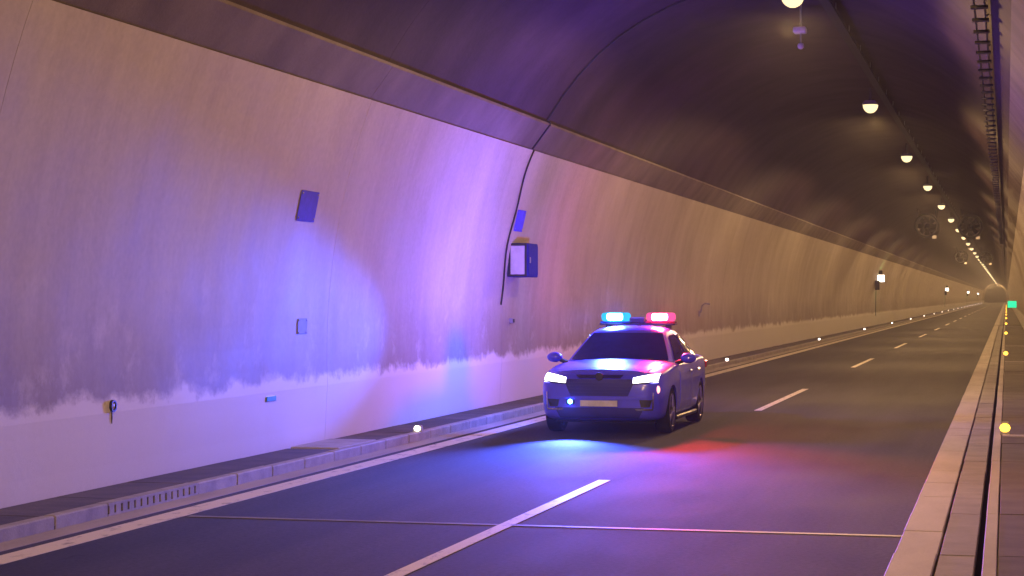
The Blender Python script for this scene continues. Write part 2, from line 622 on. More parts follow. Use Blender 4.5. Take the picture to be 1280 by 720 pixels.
while True:
    yl = 31.5 + 18.5 * k
    if yl > 785:
        break
    if k < 0:
        lab = 'warm ceiling lamp above the camera, out of view behind the top edge'
    elif k < 8:
        lab = '%s warm ceiling lamp of the row, counted from the top edge of the photo' % ORD[k]
        if k == 0:
            lab = 'nearest and biggest warm ceiling lamp, cut by the top edge of the photo'
    else:
        lab = 'tiny far ceiling lamp merging into the bright line above the vanishing point'
    if lamp0 is None:
        lamp0 = make_lamp(lab)
        lamp0.location.y = yl
    else:
        dup(lamp0, (LX, yl, LZ), lab)
    k += 1

# ladder tray with cables high on the right
ladder = thing('cable_ladder', 'dark cable ladder high on the right side of the vault', 'cable ladder', (-0.30, 0, 5.30))
bm = bmesh.new()
for sx in (-0.06, 0.06):
    box(bm, sx - 0.01, sx + 0.01, Y0 + 1, Y1 - 60, -0.02, 0.03)
obj('rail', bm, M['black'], ladder)
bm = bmesh.new()
yy = 16.0
while yy < 130:
    box(bm, -0.10, 0.10, yy, yy + 0.16, -0.05, -0.021)
    yy += 1.1
r_ = obj('rung', bm, M['black'], ladder)
r_['kind'] = 'stuff'
bm = bmesh.new()
yy = 4.0
while yy < 330:
    tube(bm, [(0.05, yy, 0.02), (0.20, yy, 0.12), (0.42, yy, 0.02)], 0.012, 5)
    yy += 3.0
h = obj('hanger', bm, M['black'], ladder)
h['kind'] = 'stuff'

# ------------------------------------------------------------------ jet fans
def make_fan():
    t = thing('jet_fan', '', 'fan', (0, 0, 0), 0, 'jet fans hung from the vault')
    b = bmesh.new()
    lathe(b, [(-1.9, 0.66), (-1.85, 0.69), (-1.75, 0.66), (-0.9, 0.62), (-0.85, 0.60), (0.85, 0.60), (0.9, 0.62), (1.9, 0.66), (1.9, 0.60), (0.8, 0.53), (-0.8, 0.53), (-1.9, 0.60), (-1.9, 0.66)], 'Y', 24)
    obj('casing', b, M['fan'], t, True)
    b = bmesh.new()
    lathe(b, [(-1.2, 0.001), (-1.15, 0.10), (-0.95, 0.18), (0.6, 0.18), (0.9, 0.02)], 'Y', 16)
    obj('hub', b, M['fan'], t, True)
    for q in range(8):
        a = q * PI / 4
        ca, sa = math.cos(a), math.sin(a)
        b = bmesh.new()
        p = []
        for r0, w0, tw in ((0.17, 0.10, 0.12), (0.36, 0.12, 0.08), (0.52, 0.13, 0.05)):
            for s in (-1, 1):
                p.append(b.verts.new((ca * r0 - sa * w0 * s, -0.75 + tw * s, sa * r0 + ca * w0 * s)))
        b.faces.new((p[0], p[1], p[3], p[2]))
        b.faces.new((p[2], p[3], p[5], p[4]))
        solid(b, 0.012)
        obj('blade', b, M['fan'], t)
    for sy in (-1.2, 1.2):
        for sx in (-0.45, 0.45):
            b = bmesh.new()
            tube(b, [(sx, sy, 0.44), (sx * 1.15, sy, 1.05)], 0.03, 6)
            obj('hanger', b, M['fan'], t)
    b = bevel_box(0.30, 0.55, -1.6, -1.2, -0.75, -0.55, 0.02)
    obj('terminal_box', b, M['steel'], t)
    return t
fan0 = make_fan()
fan0.location = (-4.38, 117, 5.98)
fan0['label'] = 'dark jet fan hanging left of the lamp row, nearer pair'
dup(fan0, (-1.98, 117, 5.92), 'dark jet fan hanging right of the lamp row, nearer pair')
dup(fan0, (-4.38, 206, 5.98), 'small distant jet fan hanging left of the lamp row, farther pair')
dup(fan0, (-1.98, 206, 5.92), 'small distant jet fan hanging right of the lamp row, farther pair')

# ------------------------------------------------------------------ camera cluster under the crown
cc = thing('ceiling_camera', 'small pale camera cluster hanging just below the nearest ceiling lamp', 'camera', (-3.50, 35.3, 6.48))
bm = bmesh.new()
tube(bm, [(0, 0, 0.16), (0, 0, vault_z(-3.5) - 6.48 + 0.02)], 0.018, 8)
obj('stem', bm, M['steel'], cc)
obj('housing', bevel_box(-0.13, 0.10, -0.13, 0.13, 0.06, 0.17, 0.03, 2), M['cream'], cc, True)
bm = bmesh.new()
lathe(bm, [(-0.22, 0.001), (-0.215, 0.03), (-0.19, 0.055), (-0.15, 0.06), (-0.12, 0.05), (-0.11, 0.001)], 'Z', 14)
obj('dome', bm, M['cream'], cc, True)
bm = bmesh.new()
tube(bm, [(0, 0, -0.115), (0, 0, 0.065)], 0.015, 8)
obj('drop_rod', bm, M['steel'], cc)

# ------------------------------------------------------------------ things on the left wall
def wall_frame(yc, z, off=0.0):
    """matrix whose x runs along the wall (+Y), y up the wall, z out of the wall"""
    t = Vector((wall_x(z + 0.05) - wall_x(z - 0.05), 0, 0.1)).normalized()
    ax = Vector((0, 1, 0))
    nrm = ax.cross(t).normalized()
    if nrm.x < 0:
        nrm = -nrm
    ax = t.cross(nrm)
    m = Matrix((ax, t, nrm)).transposed().to_4x4()
    m.translation = Vector((wall_x(z), yc, z)) + nrm * off
    return m

def plate(yc, z, w, hgt, mat, label, cat, name, screws=True, th=0.007):
    t = thing(name, label, cat)
    t.matrix_world = wall_frame(yc, z)
    b = bevel_box(-w / 2, w / 2, -hgt / 2, hgt / 2, 0.006, 0.006 + th, 0.006)
    obj('plate', b, mat, t)
    b = bmesh.new()
    for sx in (-1, 1):
        for sy in (-1, 1):
            lathe(b, [(-0.01, 0.012), (0.008 + th + 0.004, 0.012), (0.008 + th + 0.008, 0.001)], 'Z', 8, (sx * w * 0.43, sy * hgt * 0.40, 0))
    if screws:
        obj('screw', b, M['steel'], t)
    else:
        b.free()
    return t
plate(22.75, 3.0, 0.62, 0.37, M['plaque'], 'blank blue rectangular plate high on the left wall, the nearer one', 'sign', 'wall_plate')
plate(33.35, 3.22, 0.58, 0.37, M['plaque'], 'blank blue rectangular plate above the projecting cabinet on the left wall', 'sign', 'wall_plate')
plate(23.05, 1.55, 0.32, 0.19, M['plaque_light'], 'small light blue plate in the blue lit patch of left wall', 'sign', 'wall_plate', True, 0.006)
t = thing('reflector_plate', 'low cyan reflector plate on the pale base of the left wall', 'reflector', (-8.352, 22.0, 0.72))
obj('plate', bevel_box(0.0, 0.018, -0.17, 0.17, -0.035, 0.035, 0.005), M['steel'], t)
m_cy, nt, b_ = new_mat('cyan_reflector')
b_.inputs['Base Color'].default_value = (0.08, 0.45, 0.8, 1)
b_.inputs['Roughness'].default_value = 0.25
obj('reflector', bevel_box(0.0185, 0.026, -0.15, 0.15, -0.027, 0.027, 0.003), m_cy, t)

# projecting cabinet
cab = thing('wall_cabinet', 'projecting cabinet with pale framed side and dark front on the left wall behind the car', 'cabinet', (wall_x(2.54), 33.1, 2.54))
obj('box', bevel_box(-0.02, 0.33, 0.0, 0.78, -0.29, 0.29, 0.012), M['navy'], cab)
obj('side_panel', bevel_box(0.035, 0.285, -0.012, -0.002, -0.245, 0.245, 0.004), M['cream'], cab)
bm = bmesh.new()
for x0, x1, z0, z1 in ((0.0, 0.034, -0.28, 0.28), (0.286, 0.32, -0.28, 0.28), (0.0345, 0.2855, 0.246, 0.28), (0.0345, 0.2855, -0.28, -0.246)):
    box(bm, x0, x1, -0.018, -0.001, z0, z1)
obj('side_frame', bm, M['black'], cab)
obj('door', bevel_box(0.331, 0.343, 0.04, 0.74, -0.25, 0.25, 0.005), M['navy'], cab)
obj('latch', bevel_box(0.344, 0.362, 0.10, 0.13, -0.05, 0.05, 0.004), M['steel'], cab)

# black cable hanging on the wall and over the vault at the ring joint
pts = []
for i in range(19):
    z = 1.78 + (4.38 - 1.78) * i / 18
    pts.append((wall_x(z) + 0.022, 32.82 + 0.06 * math.sin(i * 0.7), z))
for x, z in prof_strip[1:4]:
    pts.append((x + 0.025, 32.80, z + 0.005))
pts += [(vault_pt(A_END * (0.985 - 0.1 * i))[0] + 0.02 * math.sin(A_END * (0.985 - 0.1 * i)), 32.8 + 0.02 * math.sin(i * 1.3), vault_pt(A_END * (0.985 - 0.1 * i))[1] - 0.025) for i in range(9)]
bm = bmesh.new()
tube(bm, pts, 0.016, 6)
tag(obj('wall_cable', bm, M['black']), 'thin black cable climbing the left wall beside the cabinet into the vault', 'cable')

# pipe stub with a rusty drip
ps = thing('pipe_stub', 'small dark round pipe stub low on the left wall near the left edge', 'pipe', (-8.36, 17.72, 0.86))
bm = bmesh.new()
lathe(bm, [(-0.03, 0.058), (0.05, 0.058), (0.05, 0.042), (0.015, 0.042), (0.015, 0.001)], 'X', 18)
obj('collar', bm, M['black'], ps, True)
bm = bmesh.new()
lathe(bm, [(0.016, 0.038), (0.04, 0.033), (0.048, 0.001)], 'X', 16)
obj('plug', bm, M['cream'], ps, True)
bm = bmesh.new()
tube(bm, [(0.025, -0.005, -0.055), (0.024, 0.0, -0.11), (0.018, 0.01, -0.17)], [0.008, 0.007, 0.004], 6)
obj('drip_hose', bm, M['black'], ps)

sk = thing('wall_socket', 'tiny dark socket box on the left wall below the projecting cabinet', 'socket', (wall_x(1.5), 33.6, 1.5))
obj('box', bevel_box(-0.01, 0.06, -0.07, 0.07, -0.045, 0.045, 0.008), M['grey'], sk)
obj('cap', bevel_box(0.061, 0.075, -0.045, 0.045, -0.03, 0.03, 0.004), M['black'], sk)

bk = thing('wall_bracket', 'small dark hooked bracket on the left wall just right of the car roof', 'bracket', (wall_x(1.62), 55.5, 1.62))
bm = bmesh.new()
tube(bm, [(-0.02, 0, -0.16), (0.05, 0, -0.12), (0.08, 0, 0.05), (0.16, 0.02, 0.12), (0.30, 0.03, 0.10)], 0.022, 6)
obj('arm', bm, M['grey'], bk)
obj('foot_plate', bevel_box(-0.01, 0.02, -0.07, 0.07, -0.25, -0.08, 0.005), M['grey'], bk)

# lit emergency sign boxes on the left wall
def make_station(label, group):
    t = thing('emergency_sign', label, 'sign', (0, 0, 0), 0, group)
    obj('box', bevel_box(-0.02, 0.50, -0.11, 0.11, -0.25, 0.25, 0.012), M['grey'], t)
    obj('front_panel', bevel_box(0.04, 0.47, -0.122, -0.112, -0.22, 0.22, 0.003), M['sign_white'], t)
    obj('back_panel', bevel_box(0.04, 0.47, 0.112, 0.122, -0.22, 0.22, 0.003), M['green_back'], t)
    obj('lantern', bevel_box(0.10, 0.34, -0.09, 0.09, 0.27, 0.52, 0.02), M['black'], t)
    obj('phone_box', bevel_box(-0.02, 0.25, -1.9, -1.3, -0.75, -0.15, 0.02), M['black'], t)
    bm2 = bmesh.new()
    tube(bm2, [(0.02, -1.6, -0.75), (0.0, -1.6, -2.4)], 0.02, 6)
    obj('conduit', bm2, M['black'], t)
    return t
GS = 'lit emergency signs along the left wall'
st0 = make_station('white lit emergency sign box on the left wall, nearest of those still glowing', GS)
st0.location = (wall_x(3.14), 131.5, 3.14)
dup(st0, (wall_x(3.0), 281, 3.0), 'second glowing sign dot along the left wall, left of the vanishing point', GS)
dup(st0, (wall_x(3.0), 437, 3.0), 'faint far glowing sign dot on the left wall near the vanishing point', GS)
dup(st0, (wall_x(3.0), 590, 3.0), 'faintest and farthest glowing sign dot on the left wall beside the tunnel end', GS)

# green exit lamp on the right wall
gx = thing('exit_sign', 'green glowing exit sign projecting from the right wall near the vanishing point', 'sign', (0.92, 190, 1.28))
obj('box', bevel_box(-0.82, 0.02, -0.06, 0.06, -0.32, 0.32, 0.01), M['grey'], gx)
obj('lit_face', bevel_box(-0.80, -0.02, -0.072, -0.062, -0.30, 0.30, 0.003), M['green'], gx)

# ------------------------------------------------------------------ kerb marker lights
def marker(mat, cat, name, label, group, h_, lr=0.046):
    t = thing(name, label, cat, (0, 0, 0), 0, group)
    b = bmesh.new()
    v0 = [(-0.06, -0.06, 0), (0.06, -0.06, 0), (0.06, 0.06, 0), (-0.06, 0.06, 0)]
    v1 = [(-0.045, -0.03, h_), (0.045, -0.03, h_), (0.045, 0.03, h_), (-0.045, 0.03, h_)]
    a = [b.verts.new(p) for p in v0]
    c = [b.verts.new(p) for p in v1]
    b.faces.new(c)
    for q in range(4):
        b.faces.new((a[q], a[(q + 1) % 4], c[(q + 1) % 4], c[q]))
    obj('body', b, M['grey'], t)
    b = bmesh.new()
    rows = []
    for rr, dy in ((lr, 0.0), (lr * 0.75, -0.022), (0.001, -0.032)):
        rows.append([b.verts.new((math.cos(2 * PI * q / 10) * rr, -0.052 + dy, h_ * 0.55 + math.sin(2 * PI * q / 10) * rr * 0.85)) for q in range(10)])
    for p_, q_ in zip(rows, rows[1:]):
        for q in range(10):
            b.faces.new((p_[q], p_[(q + 1) % 10], q_[(q + 1) % 10], q_[q]))
    obj('lens', b, mat, t, True)
    return t
GW = 'white marker lights along the left kerb'
wl = None
ys_list = [25.6, 56.0, 84.5, 112.0] + [139.5 + 27.5 * i for i in range(20)]
for i, yy in enumerate(ys_list):
    if i == 0:
        lab = 'white kerb marker light left of the police car'
    elif i < 8:
        lab = '%s white kerb marker light to the right of the police car' % ('nearest', 'second', 'third', 'fourth', 'fifth', 'sixth', 'seventh')[i - 1]
    else:
        lab = 'tiny far white kerb marker light in the line running to the vanishing point'
    z = 0.112
    if wl is None:
        wl = marker(M['kerb_led'], 'marker light', 'kerb_light', lab, GW, 0.085)
        wl.location = (-7.615, yy, z)
    else:
        dup(wl, (-7.615, yy, z), lab)
GA = 'amber marker lights along the right walkway'
al = None
for i in range(13):
    yy = 26.7 + 35.6 * i
    lab = ('%s amber marker light along the right walkway edge' % ORD[i]) if i < 5 else 'tiny far amber marker light in the stack under the vanishing point'
    if al is None:
        al = marker(M['amber'], 'marker light', 'amber_light', lab, GA, 0.17, 0.068)
        al.location = (-0.02, yy, ZR + 0.002)
    else:
        dup(al, (-0.02, yy, ZR + 0.002), lab)

# ------------------------------------------------------------------ the police car
def blue_lit_car_paint():
    m, nt, b = new_mat('blue_lit_car_paint')
    b.inputs['Base Color'].default_value = (0.075, 0.07, 1.0, 1)  # blue light over the car is painted into the body colour
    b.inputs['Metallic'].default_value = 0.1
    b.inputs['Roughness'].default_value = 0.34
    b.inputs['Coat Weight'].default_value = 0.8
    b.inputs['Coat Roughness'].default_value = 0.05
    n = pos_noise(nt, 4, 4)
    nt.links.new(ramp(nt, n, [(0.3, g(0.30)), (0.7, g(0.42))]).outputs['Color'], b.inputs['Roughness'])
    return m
M['paint'] = blue_lit_car_paint()
M['glass'] = plain('blue_lit_car_glass', (0.012, 0.010, 0.15), 0.07)  # dark glass with the blue light tinted into its colour
M['car_black'] = plain('blue_lit_trim', (0.018, 0.015, 0.26), 0.5)  # black plastic, the blue light on it put into the colour
M['chrome'] = plain('chrome_trim', (0.62, 0.62, 0.66), 0.18, 1.0)
M['rubber'] = plain('tyre_rubber', (0.018, 0.018, 0.02), 0.85)
M['rim'] = plain('alloy_rim', (0.36, 0.36, 0.40), 0.35, 0.8)
M['head'] = glow('headlamp_light', (1.0, 0.95, 0.92), 9.0)
M['bled'] = glow('blue_grille_light', (0.06, 0.40, 1.0), 60.0)
M['turn'] = glow('side_marker_glow', (1.0, 0.35, 0.30), 4.0)
M['blue_lens'] = glow('blue_beacon_light', (0.10, 0.42, 1.0), 160.0)
M['blue_dome'] = glow('blue_dome_glow', (0.03, 0.62, 1.0), 1.3)
M['red_dome'] = glow('red_dome_glow', (1.0, 0.10, 0.34), 1.5)
M['red_lens'] = glow('red_beacon_light', (1.0, 0.12, 0.24), 130.0)
M['plate'] = plain('number_plate', (0.6, 0.6, 0.6), 0.5)
mb, nt_, b_ = new_mat('blue_lens_plastic')
b_.inputs['Base Color'].default_value = (0.02, 0.05, 0.5, 1); b_.inputs['Roughness'].default_value = 0.15
M['blue_plastic'] = mb
mb, nt_, b_ = new_mat('red_lens_plastic')
b_.inputs['Base Color'].default_value = (0.5, 0.01, 0.03, 1); b_.inputs['Roughness'].default_value = 0.15
M['red_plastic'] = mb

CX, CY = -5.43, 29.12
car = thing('police_car', 'police sedan with glowing blue and red roof light bar driving towards the camera', 'car', (CX, CY, 0))

# stations: y, half width, z bottom, z shoulder, z top centre
ST = [(-2.175, 0.60, 0.30, 0.62, 0.70), (-2.15, 0.72, 0.23, 0.72, 0.82), (-2.06, 0.82, 0.20, 0.78, 0.885), (-1.90, 0.865, 0.19, 0.83, 0.925),
      (-1.55, 0.89, 0.19, 0.88, 0.965), (-1.10, 0.90, 0.19, 0.92, 1.005), (-0.80, 0.90, 0.19, 0.935, 1.02), (-0.2, 0.90, 0.19, 0.945, 1.0),
      (0.5, 0.90, 0.19, 0.955, 1.0), (1.2, 0.90, 0.19, 0.97, 1.02), (1.65, 0.89, 0.20, 0.985, 1.06), (2.05, 0.86, 0.22, 0.985, 1.07),
      (2.24, 0.80, 0.27, 0.95, 1.04), (2.32, 0.66, 0.36, 0.86, 0.95)]
def car_body_mesh():
    rows = []
    for (y, hw, zb, zs, zt) in ST:
        half = [(0.0, zb), (hw * 0.55, zb), (hw * 0.90, zb + 0.012), (hw * 0.965, zb + 0.09), (hw * 0.985, zb + 0.22), (hw * 1.0, zb + (zs - zb) * 0.62),
                (hw * 0.985, zs - 0.03), (hw * 0.945, zs + 0.012), (hw * 0.80, zs + (zt - zs) * 0.55), (hw * 0.45, zs + (zt - zs) * 0.9), (0.0, zt)]
        rows.append([(x, y, z) for x, z in half] + [(-x, y, z) for x, z in half[-2:0:-1]])
    b = bmesh.new()
    vs = [[b.verts.new(p) for p in r] for r in rows]
    n = len(vs[0])
    for a, c in zip(vs, vs[1:]):
        for k in range(n):
            b.faces.new((a[k], a[(k + 1) % n], c[(k + 1) % n], c[k]))
    b.faces.new(vs[0][::-1])
    b.faces.new(vs[-1])
    bmesh.ops.recalc_face_normals(b, faces=b.faces)
    me = bpy.data.meshes.new('body')
    b.to_mesh(me)
    b.free()
    o = bpy.data.objects.new('tmp', me)
    COL.objects.link(o)
    sub = o.modifiers.new('s', 'SUBSURF')
    sub.levels = 2
    sub.render_levels = 2
    # wheel housings and the grille mouth are cut out
    cut = bmesh.new()
    for yy in (-1.325, 1.325):
        for sx in (-1, 1):
            rings = lathe(cut, [(sx * 0.62, 0.355), (sx * 1.05, 0.355)], 'X', 28, (0, yy, 0.325))
            cut.faces.new(rings[0]); cut.faces.new(rings[1])
    bmesh.ops.recalc_face_normals(cut, faces=cut.faces)
    cme = bpy.data.meshes.new('cut')
    cut.to_mesh(cme)
    cut.free()
    co = bpy.data.objects.new('cut', cme)
    COL.objects.link(co)
    bo = o.modifiers.new('b', 'BOOLEAN')
    bo.operation = 'DIFFERENCE'
    bo.solver = 'EXACT'
    bo.object = co
    dg = bpy.context.evaluated_depsgraph_get()
    res = bpy.data.meshes.new_from_object(o.evaluated_get(dg))
    bpy.data.objects.remove(o)
    bpy.data.objects.remove(co)
    return res
bme = car_body_mesh()
bme.name = 'body'
bme.materials.clear()
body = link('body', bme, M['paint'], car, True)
bme.set_sharp_from_angle(angle=R(35))

def ray_body(x, z, y0=-3.0, d=(0, 1, 0)):
    """where the body skin lies straight behind the point (x, z)"""
    ok, loc, nrm, _ = body.ray_cast(Vector((x, y0, z)), Vector(d))
    return loc if ok else Vector((x, -2.0, z))

def skin_patch(outline, off, th, nu=10, nv=5):
    """outline(u,v) -> (x,z): a panel laid on the nose of the car, standing 'off' proud"""
    rows = []
    for j in range(nv + 1):
        r = []
        for i in range(nu + 1):
            x, z = outline(i / nu, j / nv)
            p = ray_body(x, z)
            r.append((p.x, p.y - off, p.z))
        rows.append(r)
    b = grid(rows)
    bmesh.ops.recalc_face_normals(b, faces=b.faces)
    if sum(f.normal.y for f in b.faces) > 0:
        bmesh.ops.reverse_faces(b, faces=b.faces)
    ext = bmesh.ops.extrude_face_region(b, geom=b.faces[:])
    vs = [e for e in ext['geom'] if isinstance(e, bmesh.types.BMVert)]
    for v in vs:
        v.co.y += th
    return b

bpy.context.view_layer.update()
def trap(xa0, xb0, xa1, xb1, z0, z1):
    return lambda u, v: (xa0 + (xb0 - xa0) * u + ((xa1 - xa0) + ((xb1 - xb0) - (xa1 - xa0)) * u) * v, z0 + (z1 - z0) * v)

def add_patch(name, fn, off, th, mat, nu=10, nv=5, parent=None):
    b = skin_patch(fn, off, th, nu, nv)
    return obj(name, b, mat, parent or car)

grille = add_patch('grille', trap(-0.40, 0.40, -0.50, 0.50, 0.55, 0.78), 0.012, 0.05, M['car_black'], 14, 6)
for k in range(4):
    z = 0.585 + k * 0.045
    w = 0.40 + (z - 0.55) * 0.42
    add_patch('grille_bar', trap(-w, w, -w, w, z, z + 0.014), 0.026, 0.02, M['car_black'], 14, 1, grille)
emb = add_patch('emblem_bar', trap(-0.30, 0.30, -0.33, 0.33, 0.795, 0.84), 0.026, 0.03, M['chrome'], 12, 2)
ep = ray_body(0, 0.815)
bm = bmesh.new()
lathe(bm, [(-0.052, 0.001), (-0.050, 0.045), (-0.04, 0.056), (-0.02, 0.056)], 'Y', 18, (0, ep.y, 0.815))
obj('emblem', bm, M['black'], car, True)
add_patch('lower_intake', trap(-0.55, 0.55, -0.62, 0.62, 0.245, 0.39), 0.012, 0.05, M['car_black'], 14, 5)
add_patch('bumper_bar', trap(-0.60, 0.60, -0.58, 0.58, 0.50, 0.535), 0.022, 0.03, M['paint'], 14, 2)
pp = ray_body(0, 0.45)
obj('number_plate', bevel_box(-0.26, 0.26, pp.y - 0.035, pp.y - 0.015, 0.405, 0.49, 0.004), M['plate'], car)
for s in (-1, 1):
    def hl(u, v, s=s):
        x = 0.47 + 0.33 * u
        zlo = 0.722 + 0.015 * u
        zhi = 0.800 + 0.085 * u - 0.03 * u * u
        return (s * x, zlo + (zhi - zlo) * v)
    h_ = add_patch('headlight', hl, 0.012, 0.04, M['head'], 10, 4)
    hf = lambda u, v, s=s: (s * (0.46 + 0.35 * u), 0.708 + 0.035 * u + 0.016 * v)
    add_patch('headlight_trim', hf, 0.016, 0.03, M['black'], 10, 1, h_)
    # bumper corner: fog recess with a pale chevron frame
    add_patch('fog_recess', trap(s * 0.58, s * 0.70, s * 0.56, s * 0.73, 0.40, 0.50), 0.008, 0.03, M['black'], 5, 4)
    fr = add_patch('fog_trim', trap(s * 0.52, s * 0.74, s * 0.50, s * 0.745, 0.355, 0.378), 0.016, 0.03, M['chrome'], 6, 1)
    add_patch('fog_trim_upright', trap(s * 0.728, s * 0.750, s * 0.735, s * 0.757, 0.38, 0.60), 0.014, 0.03, M['chrome'], 2, 5)
# lit blue strobe in the bumper, and the pink side marker
bp = ray_body(-0.40, 0.47)
bl = obj('strobe_housing', bevel_box(-0.46, -0.34, bp.y - 0.03, bp.y + 0.02, 0.435, 0.505, 0.012), M['black'], car)
bm = bmesh.new()
lathe(bm, [(-0.052, 0.001), (-0.048, 0.022), (-0.032, 0.032), (-0.029, 0.032)], 'Y', 14, (-0.40, bp.y, 0.47))
obj('strobe_lens', bm, M['bled'], bl, True)
mp_ = ray_body(0.80, 0.64)
bm = bmesh.new()
bmesh.ops.create_uvsphere(bm, u_segments=12, v_segments=8, radius=0.04)
for v in bm.verts:
    v.co = Vector((0.80 + v.co.x * 0.7, mp_.y + v.co.y * 0.6, 0.64 + v.co.z * 1.3))
obj('side_marker', bm, M['turn'], car, True)

# bonnet seam lines
def top_z(x, y):
    ok, loc, nrm, _ = body.ray_cast(Vector((x, y, 2.0)), Vector((0, 0, -1)))
    return loc.z if ok else 0.9
rows = []
for j in range(9):
    y = -1.98 + (1.98 - 0.86) * j / 8
    rows.append([(x, y, top_z(x, y) + 0.010) for x in [(-0.70 + 1.40 * i / 12) * (0.90 + 0.10 * j / 8) for i in range(13)]])
b = grid(rows)
bmesh.ops.recalc_face_normals(b, faces=b.faces)
ext = bmesh.ops.extrude_face_region(b, geom=b.faces[:])
for e in ext['geom']:
    if isinstance(e, bmesh.types.BMVert):
        e.co.z -= 0.03
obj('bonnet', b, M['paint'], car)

# cabin: painted shell, glass laid on it
def lerp(a, b, t):
    return a + (b - a) * t
# cabin cross-sections in height: t=0 belt, t=1 roof edge.
def cabin_ring(t):
    yf = lerp(-0.90, -0.02, t)
    yr = lerp(1.86, 1.22, t)
    hw = lerp(0.805, 0.565, t ** 1.15)
    z = lerp(0.94, 1.375, t)
    pts = []
    nf, ns = 12, 16
    bow = lerp(0.20, 0.07, t)
    for i in range(nf + 1):            # front, from +x to -x
        u = 1 - 2 * i / nf
        pts.append((hw * u * 0.97, yf + bow * u * u, z + (0.02 if t > 0.9 else 0) * (1 - u * u)))
    for i in range(1, ns):             # left side going back
        v = i / ns
        y = lerp(yf + bow, yr - 0.12, v)
        pts.append((-hw * (0.97 + 0.05 * math.sin(PI * v)), y, z + 0.02 * math.sin(PI * v) * t))
    for i in range(nf + 1):            # rear
        u = -1 + 2 * i / nf
        pts.append((hw * u * 0.97, yr - 0.12 * u * u, z))
    for i in range(1, ns):
        v = 1 - i / ns
        y = lerp(yf + bow, yr - 0.12, v)
        pts.append((hw * (0.97 + 0.05 * math.sin(PI * v)), y, z + 0.02 * math.sin(PI * v) * t))
    return pts
T = [i / 8 for i in range(9)]
rings = [cabin_ring(t) for t in T]
b = bmesh.new()
vs = [[b.verts.new(p) for p in r] for r in rings]
n = len(vs[0])
for a, c in zip(vs, vs[1:]):
    for k in range(n):
        b.faces.new((a[k], a[(k + 1) % n], c[(k + 1) % n], c[k]))
# roof skin: shrink the top ring towards a crowned centre
top = vs[-1]
prev = top
ctr = Vector((0, 0.58, 0))
for q, (sc_, dz) in enumerate(((0.88, 0.040), (0.70, 0.062), (0.45, 0.078), (0.2, 0.086))):
    nxt = [b.verts.new((v.co.x * sc_, ctr.y + (v.co.y - ctr.y) * sc_, v.co.z + dz)) for v in top]
    for k in range(n):
        b.faces.new((prev[k], prev[(k + 1) % n], nxt[(k + 1) % n], nxt[k]))
    prev = nxt
b.faces.new(prev)
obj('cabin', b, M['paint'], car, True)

def cabin_pt(front, u, t, off):
    """point on the cabin skin: front True = windscreen, else side (sx)"""
    yf = lerp(-0.90, -0.02, t); yr = lerp(1.86, 1.22, t)
    hw = lerp(0.805, 0.565, t ** 1.15); z = lerp(0.94, 1.375, t)
    bow = lerp(0.20, 0.07, t)
    if front == 'f':
        return (hw * u * 0.97, yf + bow * u * u - off * 0.5, z + off * 0.9 + 0.012)
    if front == 'r':
        return (hw * u * 0.97, yr - 0.12 * u * u + off * 0.5, z + off * 0.9)
    sx, v = front
    return (sx * (hw * (0.97 + 0.05 * math.sin(PI * v)) + off), lerp(yf + bow, yr - 0.12, v), z + 0.02 * math.sin(PI * v) * t + off * 0.4)

def pane(name, kind, u0, u1, t0, t1, nu=10, nv=6, tops=None, mat='glass'):
    rows = []
    for j in range(nv + 1):
        t = lerp(t0, t1, j / nv)
        ua, ub = (u0, u1) if tops is None else (lerp(u0, tops[0], j / nv), lerp(u1, tops[1], j / nv))
        r = []
        for i in range(nu + 1):
            u = lerp(ua, ub, i / nu)
            if kind in ('f', 'r'):
                r.append(cabin_pt(kind, u, t, 0.012))
            else:
                r.append(cabin_pt((kind, u), 0, t, 0.010))
        rows.append(r)
    b2 = grid(rows)
    solid(b2, 0.006)
    return obj(name, b2, M[mat], car, True)
pane('windscreen', 'f', -0.93, 0.93, 0.10, 0.96, 14, 8, (-0.92, 0.92))
pane('rear_window', 'r', -0.88, 0.88, 0.22, 0.95)
for s in (-1, 1):
    pane('side_window', s, 0.06, 0.40, 0.13, 0.90, 8, 6, (0.09, 0.44))
    pane('side_window', s, 0.45, 0.74, 0.13, 0.90, 8, 6, (0.49, 0.80))
    pane('quarter_window', s, 0.775, 0.90, 0.16, 0.80, 4, 4, (0.83, 0.90))

# wipers
for x0, x1 in ((-0.55, -0.02), (0.02, 0.52)):
    b2 = bmesh.new()
    p0 = cabin_pt('f', x0 / 0.78, 0.03, 0.03); p1 = cabin_pt('f', x1 / 0.78, 0.10, 0.03)
    tube(b2, [p0, p1], 0.012, 6)
    obj('wiper', b2, M['black'], car)
